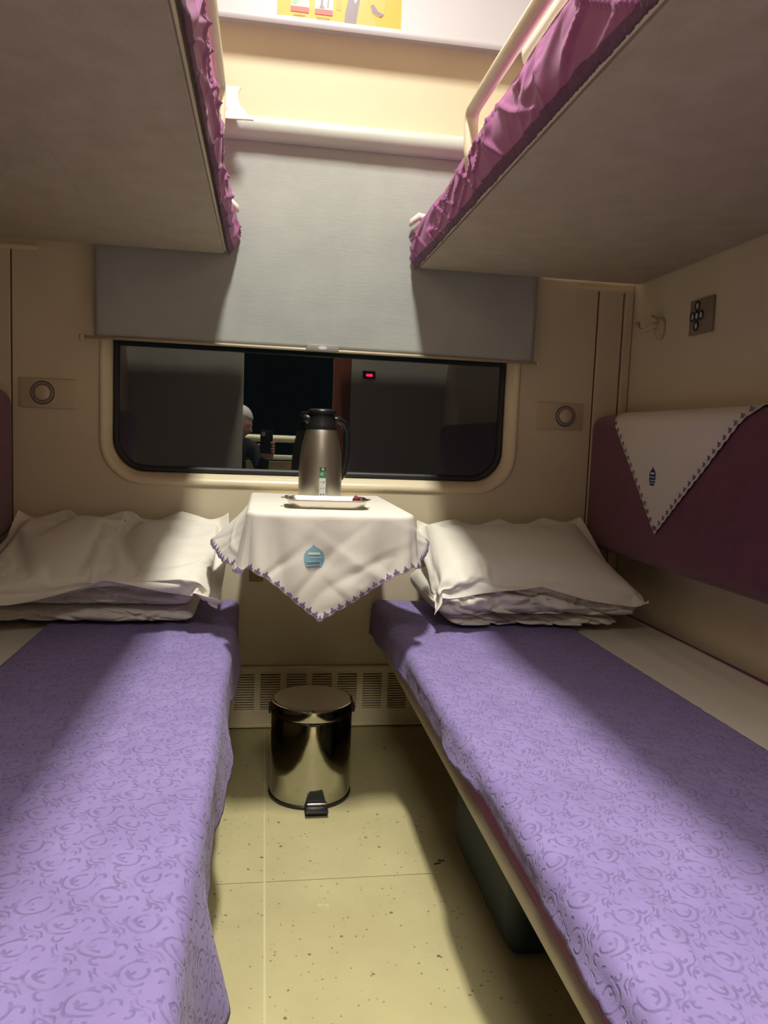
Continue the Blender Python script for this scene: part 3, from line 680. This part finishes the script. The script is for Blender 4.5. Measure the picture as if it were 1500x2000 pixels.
# vacuum flask
def flask():
    cx,cy=-.0065,-.24; t=thing('vacuum_flask',(cx,cy,CT),'brushed steel vacuum flask with black lid on the table','flask')
    prof=[(.050,CT),(.0555,CT+.003),(.0575,CT+.010),(.0578,CT+.05),(.0570,CT+.085),(.0545,CT+.120),(.0500,CT+.150),(.0450,CT+.172),(.0410,CT+.187),(.0395,CT+.190)]
    obj('body',lathe(B(),prof,cx,cy,64),STEEL,t,autos=50)
    z=CT+.189
    obj('neck',lathe(B(),[(.0405,z),(.0415,z+.002),(.039,z+.012),(.0355,z+.024),(.034,z+.034),(.0335,z+.042)],cx,cy,48),BLACK,t,autos=50)
    obj('lid',lathe(B(),[(.0335,z+.0415),(.037,z+.043),(.038,z+.047),(.036,z+.052),(.030,z+.0545),(.022,z+.054),(.016,z+.0555),(.002,z+.056)],cx,cy,48),BLACK,t,autos=50)
    bm=B(); tube(bm,[(cx-.026,cy-.004,z+.020),(cx-.038,cy-.006,z+.028),(cx-.050,cy-.008,z+.034)],.01,rs=[.014,.012,.008],seg=12); obj('spout',bm,BLACK,t)
    bm=B(); poly(bm,[(cx-.03,cy-.014,z+.044),(cx-.055,cy-.010,z+.042),(cx-.055,cy+.004,z+.042),(cx-.03,cy+.008,z+.044)],(0,0,.004)); obj('thumb_lever',bm,BLACK,t,smooth=False)
    dx=Vector((.86,.5,0)).normalized()
    P=lambda r,zz:(cx+dx.x*r,cy+dx.y*r,zz)
    bm=B(); tube(bm,[P(.034,z+.026),P(.055,z+.028),P(.073,z+.020),P(.083,z-.004),P(.086,z-.045),P(.083,z-.085),P(.076,z-.118),P(.066,z-.130)],.008,rs=[.010,.010,.010,.010,.0095,.0095,.009,.008],seg=12); obj('handle',bm,BLACK,t)
    # wrap-around label facing the aisle
    def wr(a0,a1,z0,z1,m,name,lv=0):
        bm=B()
        def rad(zz):
            for (r0,q0),(r1,q1) in zip(prof,prof[1:]):
                if q0<=zz<=q1: return r0+(r1-r0)*(zz-q0)/(q1-q0)
            return .0578
        def f(u,v):
            zz=z0+(z1-z0)*v; a=-PI/2+(a0+(a1-a0)*u); r=rad(zz)+.0006+.00035*lv; return (cx+r*math.cos(a),cy+r*math.sin(a),zz)
        grid(bm,6,4,f); bmesh.ops.recalc_face_normals(bm,faces=bm.faces); return obj(name,bm,m,t)
    A0,A1=-.06,.20+.01
    A0=-.10+.0; A1=.165+.02
    k=lambda f:A0+(A1-A0)*f
    Zt=CT+.091; Zm=CT+.063; Zb=CT+.010
    wr(A0,A1,Zb,Zm,PAPERW,'white_label'); wr(A0,A1,Zm,Zt,PAPERG,'green_label')
    wr(A0,A1,Zt-.009,Zt,PAPERGD,'label_band',1); wr(k(.3),k(.72),Zt-.008,Zt-.0015,PRG,'label_block',2)
    # lettering 24 and a ring, drop icons
    def stroke(pts,wd,m,name,lv=2):
        bm=B()
        for (u0,z0),(u1,z1) in zip(pts,pts[1:]):
            n=3; q=[]
            d=Vector((u1-u0,z1-z0)); ln_=d.length; d/=ln_; pr=Vector((-d.y,d.x))*wd/2
            for i in range(n+1):
                for sg in (-1,1):
                    uu=u0+(u1-u0)*i/n+pr.x*sg; zz=z0+(z1-z0)*i/n+pr.y*sg
                    a=-PI/2+uu/.0578; r=.0578+.0006+.00035*lv; q.append(bm.verts.new((cx+r*math.cos(a),cy+r*math.sin(a),zz)))
            for i in range(n): bm.faces.new((q[2*i],q[2*i+1],q[2*i+3],q[2*i+2]))
        bmesh.ops.recalc_face_normals(bm,faces=bm.faces); return obj(name,bm,m,t,smooth=False)
    U=A0*.0578
    zc=Zm+.0105
    stroke([(U+.0022,zc+.002),(U+.003,zc+.0033),(U+.0044,zc+.0028),(U+.0043,zc+.001),(U+.0022,zc-.003),(U+.0048,zc-.003)],.0009,PAPERW,'label_digit')
    stroke([(U+.0082,zc-.003),(U+.0082,zc+.0035),(U+.0058,zc-.001),(U+.0090,zc-.001)],.0009,PAPERW,'label_digit')
    stroke([(U+.0098+.0046*math.cos(a),zc+.0046*math.sin(a)) for a in (k_*2*PI/14 for k_ in range(15))],.0006,PRL,'label_ring')
    for (u,zz) in ((.0045,-.010),(.0115,-.010),(.0045,-.026),(.0115,-.026),(.0045,-.042),(.0115,-.042)):
        m=PRK if (u>.01 and zz>-.02) or zz<-.04 else PRG
        stroke([(U+u-.0015,Zm+zz-.0015),(U+u,Zm+zz+.0018),(U+u+.0016,Zm+zz-.0015),(U+u-.0015,Zm+zz-.0015)],.0012,m,'label_icon')
flask()
# ------------------------------------------------------------------ pedal bin
def bin_():
    cx,cy=-.024,-.445; t=thing('pedal_bin',(cx,cy,0),'round chrome pedal bin on the floor under the table','bin')
    obj('base_ring',lathe(B(),[(.096,.0),(.1015,.001),(.1025,.008),(.1000,.010)],cx,cy,64),BLACK,t,autos=40)
    obj('body',lathe(B(),[(.0995,.009),(.1000,.011),(.0995,.206),(.0985,.209)],cx,cy,96),CHROME,t,autos=40)
    obj('collar',lathe(B(),[(.0975,.206),(.0975,.213),(.0965,.2135)],cx,cy,64),BLACK,t,autos=40)
    obj('lid',lathe(B(),[(.0975,.212),(.1010,.213),(.1020,.216),(.1018,.236),(.1000,.2405),(.094,.2425)],cx,cy,96),CHROME,t,autos=40)
    obj('lid_top',lathe(B(),[(.0955,.2420),(.080,.2452),(.050,.2478),(.020,.2488),(.001,.249)],cx,cy,64,capb=True),DARKLID,t,autos=60)
    for s in (-1,1): obj('hinge_lug',bx(cx+s*.100-.006,cx+s*.100+.006,cy-.012,cy+.012,.206,.228,bev=.003),BLACK,t,autos=40)
    obj('lid_tab',bx(cx-.012,cx+.012,cy-.1035,cy-.098,.205,.210,bev=.001),BLACK,t,smooth=False)
    # pedal: recessed surround, chrome bar, black foot
    bm=B(); px=cx+.008
    vs=[[bm.verts.new((px+u,cy-.0985-o,z)) for u,z in ((-.026,.014),(.026,.014),(.017,.046),(-.014,.046))] for o in (-.006,.0035)]
    bm.faces.new(vs[1]); 
    for i in range(4): bm.faces.new((vs[0][i],vs[0][(i+1)%4],vs[1][(i+1)%4],vs[1][i]))
    bmesh.ops.recalc_face_normals(bm,faces=bm.faces); obj('pedal_surround',bm,DGREY,t,smooth=False)
    pd=obj('pedal',bx(px-.026,px+.028,cy-.142,cy-.090,.010,.0155,bev=.002),BLACK,t,smooth=False)
    obj('pedal_bar',bx(px-.022,px+.026,cy-.112,cy-.1035,.0155,.0215,bev=.0028,seg=3),ALU,pd).location=(0,0,0)
bin_()
# ------------------------------------------------------------------ pillows and quilts
def pillow(name,corners,th,label,cat,group,m=COTTON,seed=1,flange=.045,nu=80,nv=56,sag=None,wr=1.):
    """corners: four 3D points (back-left, back-right, front-right, front-left) of the outer flange; puffs along the sheet normal"""
    A,Bc,Cc,D=[Vector(c) for c in corners]
    nrm=(Bc-A).cross(D-A).normalized()
    if nrm.z<0: nrm=-nrm
    Lu=((Bc-A).length+(Cc-D).length)/2; Lv=((D-A).length+(Cc-Bc).length)/2
    fu,fv=flange/Lu,flange/Lv
    def f(u,v,side):
        p=A.lerp(Bc,u).lerp(D.lerp(Cc,u),v)
        # pinch sides inwards between corners
        pin=.022
        c=A.lerp(Bc,.5).lerp(D.lerp(Cc,.5),.5)
        eu,ev=(2*u-1),(2*v-1)
        p+= (c-p).normalized()*0 if False else Vector((0,0,0))
        du=(Bc-A).normalized(); dv=(D-A).normalized()
        p-= du*(pin*eu*abs(eu)**3*(1-ev*ev)); p-= dv*(pin*ev*abs(ev)**3*(1-eu*eu))
        a=max(0,min(1,(u-fu)/(1-2*fu))); b=max(0,min(1,(v-fv)/(1-2*fv)))
        inside=(a*(1-a)*4)**.48*(b*(1-b)*4)**.48
        h=th*inside*(1.0+.18*nz(u*2.2,v*2.0,seed))
        # seam wrinkles radiating from the edges
        eb=max(0,1-inside); 
        wrk=(.010*nz(u*Lu*30,v*Lv*5,seed+3)*(ss(.0,.35,b)*0+math.exp(-((min(b,1-b))/.16)**2))+.010*nz(u*Lu*5,v*Lv*30,seed+5)*math.exp(-((min(a,1-a))/.12)**2))*min(1,inside*3+.15)
        # long diagonal folds
        q=(u*1.1+v*.7)+.25*nz(u*2,v*2,seed+9)
        fold=.010*wr*(abs(nz(q*5,v*1.3,seed+11))*2-.6)*inside
        fold2=.006*wr*(1-abs(nz(u*3.3+v*2.1,v*3.6-u,seed+21))*5 if abs(nz(u*3.3+v*2.1,v*3.6-u,seed+21))<.2 else 0)*inside
        wob=.007*nz(u*7,v*6,seed+15)*(1-inside)
        hh=(h+wrk+fold+fold2)*(1 if side>0 else -.35)+wob+(.0012 if side>0 else -.0012)
        pz=p+nrm*hh
        if sag: pz=sag(pz,u,v)
        return pz
    bm=B(); grid(bm,nu,nv,lambda u,v:f(u,v,1)); grid(bm,nu,nv,lambda u,v:f(u,v,-1))
    # stitch the outer border
    bm.verts.ensure_lookup_table(); n1=(nu+1)*(nv+1)
    idx=lambda i,j:i*(nv+1)+j
    border=[idx(i,0) for i in range(nu+1)]+[idx(nu,j) for j in range(1,nv+1)]+[idx(i,nv) for i in range(nu-1,-1,-1)]+[idx(0,j) for j in range(nv-1,0,-1)]
    for k in range(len(border)):
        a,b=border[k],border[(k+1)%len(border)]
        bm.faces.new((bm.verts[a],bm.verts[b],bm.verts[b+n1],bm.verts[a+n1]))
    bmesh.ops.recalc_face_normals(bm,faces=bm.faces)
    o=obj(name,bm,m); 
    if label: tag(o,label,cat,group)
    return o
# the two lower pillows: flanged covers inflated and settled with the cloth solver, corners held
def cloth_pillow(name,CO,lu,lv,fl,press,shrink,frames,label,nudge,lift=0,pk=.5):
    cell=.0095; CO=[Vector(c) for c in CO]; bm=B(); iu,iv=lu-2*fl,lv-2*fl; nu,nv=round(iu/cell),round(iv/cell); nf=max(2,round(fl/cell)); top={}; bot={}; inner=[]
    nrm=(CO[1]-CO[0]).cross(CO[2]-CO[0]).normalized()
    if nrm.z<0: nrm=-nrm
    def P(x,y,h):
        u=x/lu+.5; v=.5-y/lv; return CO[0].lerp(CO[1],u).lerp(CO[3].lerp(CO[2],u),v)+nrm*(h+.004*nz(x*9,y*9,nudge))+Vector((0,0,lift*v*(ss(0,pk,u) if u<pk else max(0,(1-u)/(1-pk)))))
    for i in range(-nf,nu+nf+1):
        for j in range(-nf,nv+nf+1):
            x=-iu/2+i*iu/nu; y=-iv/2+j*iv/nv; ins=0<i<nu and 0<j<nv
            v=bm.verts.new(P(x,y,.012 if ins else 0)); top[i,j]=v; bot[i,j]=bm.verts.new(P(x,y,-.012)) if ins else v
            if 0<=i<=nu and 0<=j<=nv: inner+=[v,bot[i,j]] if ins else [v]
    for i in range(-nf,nu+nf):
        for j in range(-nf,nv+nf):
            bm.faces.new((top[i,j],top[i+1,j],top[i+1,j+1],top[i,j+1]))
            if 0<=i<nu and 0<=j<nv: bm.faces.new((bot[i,j],bot[i,j+1],bot[i+1,j+1],bot[i+1,j]))
    bm.verts.index_update(); ids=[v.index for v in inner]; pins=[top[p,q].index for p in (-nf,nu+nf) for q in (-nf,nv+nf)]+[top[nu//2,-nf].index,top[nu//2,nv+nf].index,top[nu//5,nv+nf].index,top[nu-nu//5,nv+nf].index]
    me=bpy.data.meshes.new(name); bm.to_mesh(me); bm.free(); o=bpy.data.objects.new(name,me); C.objects.link(o)
    g=o.vertex_groups.new(name='vol'); g.add(ids,1,'REPLACE'); g=o.vertex_groups.new(name='pin'); g.add(pins,1,'REPLACE')
    m=o.modifiers.new('cloth','CLOTH'); q=m.settings; q.quality=6; q.mass=.15; q.tension_stiffness=q.compression_stiffness=15; q.shear_stiffness=6; q.bending_stiffness=.6
    q.tension_damping=q.compression_damping=15; q.air_damping=2; q.use_pressure=True; q.uniform_pressure_force=press; q.vertex_group_pressure='vol'; q.shrink_min=shrink; q.vertex_group_mass='pin'
    q.effector_weights.gravity=.5
    c=m.collision_settings; c.use_collision=True; c.distance_min=.003; c.use_self_collision=False; c.collision_quality=3; c.friction=30
    m.point_cache.frame_start=1; m.point_cache.frame_end=frames
    tag(o,label,'pillow','white pillows on the lower bunks'); return o
def settle(objs,boxes,frames):
    cs=[]
    for loc,sz,rx in boxes:
        bm=B(); bmesh.ops.create_cube(bm,size=1); bm.transform(Matrix.Translation(loc)@Matrix.Rotation(rx,4,'X')@Matrix.Diagonal((*sz,1)))
        me=bpy.data.meshes.new('collider'); bm.to_mesh(me); bm.free(); k=bpy.data.objects.new('collider',me); C.objects.link(k); k.modifiers.new('c','COLLISION'); k.collision.thickness_outer=.004; cs.append(k)
    S.frame_start=1; S.frame_end=frames
    for f in range(1,frames+1): S.frame_set(f)
    dg=bpy.context.evaluated_depsgraph_get(); out=[bpy.data.meshes.new_from_object(o.evaluated_get(dg)) for o in objs]
    for o,me in zip(objs,out):
        o.modifiers.clear(); o.vertex_groups.clear(); o.data=me; me.materials.clear(); me.materials.append(COTTON)
        for p in me.polygons: p.use_smooth=True
        vs=me.vertices; c=Vector((sum(v.co.x for v in vs)/len(vs),sum(v.co.y for v in vs)/len(vs),min(v.co.z for v in vs))); me.transform(Matrix.Translation(-c)); o.location=c
        md=o.modifiers.new('thickness','SOLIDIFY'); md.thickness=.0012; md=o.modifiers.new('smooth','SUBSURF'); md.levels=md.render_levels=1
    for k in cs: bpy.data.objects.remove(k)
    S.frame_set(1); S.frame_end=1; S.frame_start=1
pr_=cloth_pillow('pillow',[(.300,-.040,.650),(.822,-.045,.672),(.848,-.46,.494),(.270,-.45,.446)],.66,.52,.042,15,-.05,34,'plump white pillow leaning on the wall at the right lower bunk',3,.085,.24)
pl_=cloth_pillow('pillow',[(-.83,-.045,.655),(-.250,-.04,.660),(-.238,-.45,.482),(-.80,-.48,.522)],.66,.52,.042,9,-.09,34,'flat creased white pillow at the head of the left lower bunk',14,.035,.45)
settle([pr_,pl_],[((.57,-.225,.490),(.54,.37,.12),.30),((-.57,-.225,.505),(.52,.37,.12),.18),((0,.03,.8),(2,.06,1.2),0),((0,-.6,.36),(2,1.3,.07),0)],34)
# folded quilts: stacked rounded layers under the pillows
def quilt(s,layers,label,crumple,seed):
    t=thing('folded_quilt',(s*.58,-.2,.40),label,'quilt','folded white quilts under the pillows')
    for k,(x0,x1,y0,y1,z0,z1) in enumerate(layers):
        nu,nv=230,80
        cy,cz=(y0+y1)/2,(z0+z1)/2; hy,hz=(y1-y0)/2,(z1-z0)/2
        def f(u,v):
            x=x0+(x1-x0)*u; a=v*2*PI; e=3.2
            c,sn=math.cos(a),math.sin(a)
            yy=(abs(c)**(2/e))*(1 if c>0 else -1); zz=(abs(sn)**(2/e))*(1 if sn>0 else -1)
            en=min(1,(min(u,1-u)*(x1-x0)/(hz*1.1)))
            en=math.sqrt(max(0,1-(1-en)**2))
            sc=.12+.88*en
            y=cy+hy*yy*(.93+.07*en); z=cz+hz*zz*sc
            fr=1 if yy<0 else .3
            cr=crumple*(.010*nz(x*9,z*22,seed+k)+.006*nz(x*22,z*50,seed+k+4)-.016*(1-min(1,abs(nz(x*4+z*16,z*14,seed+9))*9))-.010*(1-min(1,abs(nz(x*7-z*22,z*20,seed+19))*9)))
            rg=1-min(1,abs(nz(x*3.5+seed,z*30+x*9,seed+13))*5); cr+=crumple*(-.010*rg); y-=cr*fr*1.8; z+=crumple*.007*nz(x*8,y*7,seed+2)*(1 if z>cz else .15)
            z=max(z,z0+.0005 if k==0 else z)
            return (x,y,z)
        bm=B(); vs=grid(bm,nu,nv,f)
        bmesh.ops.remove_doubles(bm,verts=bm.verts,dist=.0002)
        es=[e for e in bm.edges if e.is_boundary]
        bmesh.ops.holes_fill(bm,edges=es); bmesh.ops.recalc_face_normals(bm,faces=bm.faces)
        obj('quilt_layer',bm,COTTON,t)
    return t
quilt(1,[(.335,.80,-.400,-.05,.403,.440),(.285,.850,-.432,-.05,.430,.522)],'crumpled white quilt folded under the right pillow',1.0,2)
quilt(-1,[(-.95,-.322,-.362,-.05,.403,.452),(-.95,-.318,-.385,-.05,.449,.520)],'neatly folded white quilt in two layers under the left pillow',.5,8)
# ------------------------------------------------------------------ upper bunks
UZ=1.385
def upper_bunk(s,label):
    t=thing('upper_bunk',(s*.62,-1.1,UZ),label,'bunk')
    X=lambda a:s*a
    def b(a0,a1,*r,**k): return bx(min(X(a0),X(a1)),max(X(a0),X(a1)),*r,**k)
    obj('underside_panel',b(.279,.967,-2.30,-.044,UZ,UZ+.022,bev=.006),UNDER,t,autos=40)
    obj('edge_rail',b(.273,.290,-2.30,-.046,UZ+.006,UZ+.060,bev=.005),CR2,t,autos=40)
    obj('mattress',b(.292,.962,-2.28,-.05,UZ+.024,UZ+.115,bev=.02,seg=3),CUSH,t,autos=60)
    g=[(X(.288),-.635,UZ+.05),(X(.266),-.635,UZ+.12)]+arc((X(.266),-.635,UZ+.12),(X(.266),-.62,1.592),(X(.266),-1.2,1.592),8,.035)+[(X(.266),-1.2,1.592)]+arc((X(.266),-1.2,1.592),(X(.266),-1.95,1.592),(X(.266),-1.95,UZ+.12),8,.05)+[(X(.288),-1.95,UZ+.05)]
    g[0]=(X(.275),-.635,UZ+.055)
    bm=B(); tube(bm,g,.0155,seg=20); obj('guard_rail',bm,POLE,t)
    return t
upper_bunk(1,'right upper bunk with grey underside and cream guard rail'); upper_bunk(-1,'left upper bunk with grey underside cutting the upper left corner')
def drape(s,label):
    NV,NU=800,34
    def f(u,v):
        y=-.045-v*2.2; top=UZ+.118+.030*ss(-.3,-1.0,y)
            # pleat: sharp ridges
        k0=max(0,(u-.28)/.72); ph=y*60+5*nz(y*5,s*4)+5.5*u+4*u*nz(y*3,s)
        pl=.55*(1-abs(math.sin(ph*.5)))**2.6*max(0,.5+1.6*nz(y*5,s*2,1))+.9*max(0,1-abs(nz(y*10+k0*2.4,k0*.9,s*3))*9)**1.5+.8*max(0,1-abs(nz(y*6.5-k0*1.4,k0*.8,s*7+2))*7)
        big=nz(y*4.2,s*9,u*.6)
        if u<.28: k=u/.28; a=.42-(.42-.274)*k; z=top+.004*nz(y*10,a*8,s)+.010*math.sin(k*PI)*(.5+big)
        else:
            k=(u-.28)/.72; z=top-(top-UZ+.002)*k
            bulge=math.sin(min(1,k*1.15)*PI)*.5+.5*ss(0,.3,k)
            a=.272-.004-(.009*pl+.016*max(-.3,big)+.008)*bulge
            a-=.010*ss(-.35,-.03,y)*math.sin(k*PI)
            # gathered hem
            hemb=ss(.86,1,k); a=a*(1-hemb)+(.2715-.004-.004*abs(nz(y*90,3)))*hemb
            z+=-.006*hemb*abs(nz(y*14,s+2))-.002*hemb*nz(y*120,1)
            z+=.006*nz(y*12,k*3,s)*(1-k)
        z+=.010*ss(.15,.3,u)*(1-ss(.3,.6,u))*nz(y*6,s*2)
        return (s*a,y,z)
    bm=B(); grid(bm,NV,NU,lambda a,b:f(b,a)); bmesh.ops.recalc_face_normals(bm,faces=bm.faces)
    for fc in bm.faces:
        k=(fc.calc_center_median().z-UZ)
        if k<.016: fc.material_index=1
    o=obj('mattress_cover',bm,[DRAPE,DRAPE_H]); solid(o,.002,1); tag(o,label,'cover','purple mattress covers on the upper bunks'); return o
drape(1,'gathered purple mattress cover hanging over the edge of the right upper bunk'); drape(-1,'gathered purple mattress cover hanging over the edge of the left upper bunk')
pillow('pillow',[(-.83,-.05,1.87),(-.240,-.09,1.815),(-.205,-.12,1.722),(-.80,-.34,1.60)],.07,'white pillow on the left upper bunk against the window wall','pillow',None,seed=21)
t=thing('folded_quilt',(.62,-.9,UZ+.13),'folded white quilt lying on the right upper bunk','quilt')
for k in range(3):
    bm=bx(.335+.006*k,.86,-1.12,-.655-.012*k,UZ+.135+.067*k,UZ+.202+.067*k,bev=.026,seg=5); obj('quilt_layer',bm,COTTON,t)
for s,lab in ((-1,'white cloth tip sticking out at the head of the left upper bunk'),(1,'white cloth tip sticking out at the head of the right upper bunk')):
    bm=B(); tube(bm,[(s*.30,-.06,UZ+.135),(s*.268,-.06,UZ+.142),(s*.250,-.055,UZ+.128),(s*.243,-.05,UZ+.115)],.01,rs=[.012,.011,.009,.003],seg=10); o=obj('cloth_tip',bm,COTTON); tag(o,lab,'cloth')
# ------------------------------------------------------------------ odds and ends
cs=thing('storage_case',(.5,-.9,0),'dark teal case pushed under the right lower bunk','case')
obj('case_body',bx(.275,.60,-1.12,-.72,.003,.20,bev=.03,seg=4),BLUE,cs,autos=60); obj('case_lid',bx(.270,.605,-1.125,-.715,.20,.235,bev=.012,seg=3),BLUE,cs,autos=60)
obj('case_handle',bx(.262,.270,-.98,-.86,.205,.222,bev=.003),BLACK,cs,smooth=False)
bm=B(); bmesh.ops.create_icosphere(bm,subdivisions=2,radius=1,matrix=Matrix.Translation((-.207,-1.175,.0028))@Matrix.Rotation(.35,4,'Z')@Matrix.Diagonal((.0085,.0042,.0028,1)))
tag(obj('seed_husk',bm,SPECK),'dark oval husk lying on the floor at the bottom left','debris')
for i,(x,y,a,l) in enumerate(((.224,-.80,.3,.008),(.235,-.79,-.2,.007))):
    bm=bx(-l,l,-.0012,.0012,0,.002); bm.transform(Matrix.Translation((x,y,.0002))@Matrix.Rotation(a,4,'Z')); tag(obj('floor_crumb',bm,SPECK,smooth=False),'thin dark crumb on the floor beside the right bunk, %s of the two'%('left' if i==0 else 'right'),'debris')
# ------------------------------------------------------------------ the person mirrored in the window (stands in the doorway behind the camera)
def skinned(name,verts,edges,radii,m,parent,sub=2,root=0):
    me=bpy.data.meshes.new(name); me.from_pydata([Vector(v)-wloc(parent) for v in verts],edges,[]); me.materials.append(m)
    o=bpy.data.objects.new(name,me); C.objects.link(o); o.parent=parent
    sk=o.modifiers.new('skin','SKIN'); sk.use_smooth_shade=True
    for i,v in enumerate(me.skin_vertices[0].data):
        r=radii[i]; v.radius=(r,r) if not isinstance(r,tuple) else r; v.use_root=(i==root)
    o.modifiers.new('sub','SUBSURF').levels=sub; o.modifiers['sub'].render_levels=sub
    return o
PX,PY_=-.385,-2.74
pe=thing('person',(PX,PY_,0),'grey haired person in dark clothes mirrored in the dark window','person')
body=[(PX-.02,PY_-.12,.36),(PX-.02,PY_-.10,.50),(PX-.01,PY_-.06,.66),(PX+.0,PY_-.02,.80),(PX+.01,PY_,.87),
 (PX-.17,PY_-.02,.79),(PX-.20,PY_+.05,.62),(PX-.08,PY_+.16,.62),
 (PX+.17,PY_-.02,.79),(PX+.22,PY_+.08,.66),(PX+.235,PY_+.26,.755),
 (PX-.12,PY_-.10,.34),(PX-.16,PY_+.22,.44),(PX-.15,PY_+.10,.08),(PX-.15,PY_+.20,.035),
 (PX+.10,PY_-.10,.34),(PX+.14,PY_+.12,.44),(PX+.13,PY_-.02,.08),(PX+.13,PY_+.10,.035)]
ed=[(0,1),(1,2),(2,3),(3,4),(3,5),(5,6),(6,7),(3,8),(8,9),(9,10),(0,11),(11,12),(12,13),(13,14),(0,15),(15,16),(16,17),(17,18)]
rd=[.13,.13,.14,.11,.05,.06,.048,.034,.06,.046,.03,.09,.065,.045,.035,.09,.065,.045,.035]
skinned('clothed_body',body,ed,rd,CLOTH_D,pe)
hx,hy,hz=PX+.055,PY_+.04,.955
bm=B()
def hd_(u,v):
    th=u*2*PI; ph=v*PI; x=math.sin(ph)*math.cos(th); y=math.sin(ph)*math.sin(th); z=-math.cos(ph)
    # face looks +x
    px=x*.092; py=y*.074; pz=z*.115
    if z<-.1 and x<.2: px*=1-.25*(-z)
    if z<0: py*=1-.28*z*z*1.2
    nose=.022*math.exp(-((y)/.16)**2-((z+.12)/.14)**2) if x>.5 else 0
    brow=.006*math.exp(-((z-.18)/.1)**2) if x>.5 else 0
    eye=-.008*(math.exp(-((abs(y)-.36)/.14)**2-((z-.06)/.1)**2)) if x>.3 else 0
    mouth=-.004*math.exp(-((z+.42)/.04)**2-(y/.3)**2)+.005*math.exp(-((z+.36)/.06)**2-(y/.25)**2)+.006*math.exp(-((z+.7)/.12)**2-(y/.3)**2) if x>.3 else 0
    return (px+nose+brow+eye+mouth,py,pz)
grid(bm,48,32,hd_); bmesh.ops.remove_doubles(bm,verts=bm.verts,dist=.0003)
for sy in (-1,1): bmesh.ops.create_icosphere(bm,subdivisions=2,radius=1,matrix=Matrix.Translation((-.005,sy*.074,-.005))@Matrix.Diagonal((.018,.008,.030,1)))
HM=Matrix.Translation((hx,hy,hz))@Matrix.Rotation(.35,4,'Y')@Matrix.Rotation(.25,4,'Z')
bm.transform(HM); bmesh.ops.recalc_face_normals(bm,faces=bm.faces); obj('head',bm,SKIN,pe)
bm=B()
def hr_(u,v):
    p=hd_(u,v); x,y,z=p; m=1.07 if (z>.045 or (x<.02 and z>-.06)) else .9
    return (x*m,y*m*1.03,z*m+.002+.003*nz(u*30,v*30))
grid(bm,48,32,hr_); bmesh.ops.remove_doubles(bm,verts=bm.verts,dist=.0003); bm.transform(HM); bmesh.ops.recalc_face_normals(bm,faces=bm.faces); obj('hair',bm,HAIR,pe)
# hand holding the phone just behind the camera
ph=thing('phone',(-.14,-2.345,.80),'dark phone held upright by the mirrored person','phone')
obj('phone_body',bx(-.180,-.105,-2.352,-2.344,.775,.915,bev=.003),BLACK,ph,autos=40)
obj('lens',bx(-.172,-.150,-2.344,-2.341,.880,.905,bev=.001),GREYW,ph,smooth=False)
hv=[(PX+.235,PY_+.26,.755),(-.112,-2.385,.770),(-.128,-2.375,.800)]; he=[(0,1),(1,2)]; hrd=[.026,.030,.030]
def chain(pts,rs,base):
    k=len(hv); 
    for i,(p,r) in enumerate(zip(pts,rs)):
        hv.append(p); hrd.append(r); he.append((base if i==0 else k+i-1,k+i))
for j,z in enumerate((.785,.803,.821,.839)):
    chain([(-.108,-2.362,z-.004),(-.095,-2.347,z),(-.100,-2.334,z+.001),(-.115-.004*(j%2),-2.334,z+.002)],[.0095,.009,.0085,.0075],2)
chain([(-.160,-2.368,.800),(-.186,-2.355,.815),(-.190,-2.343,.832)],[.011,.010,.009],2)
skinned('hand',hv,he,hrd,SKIN,pe,2,1)
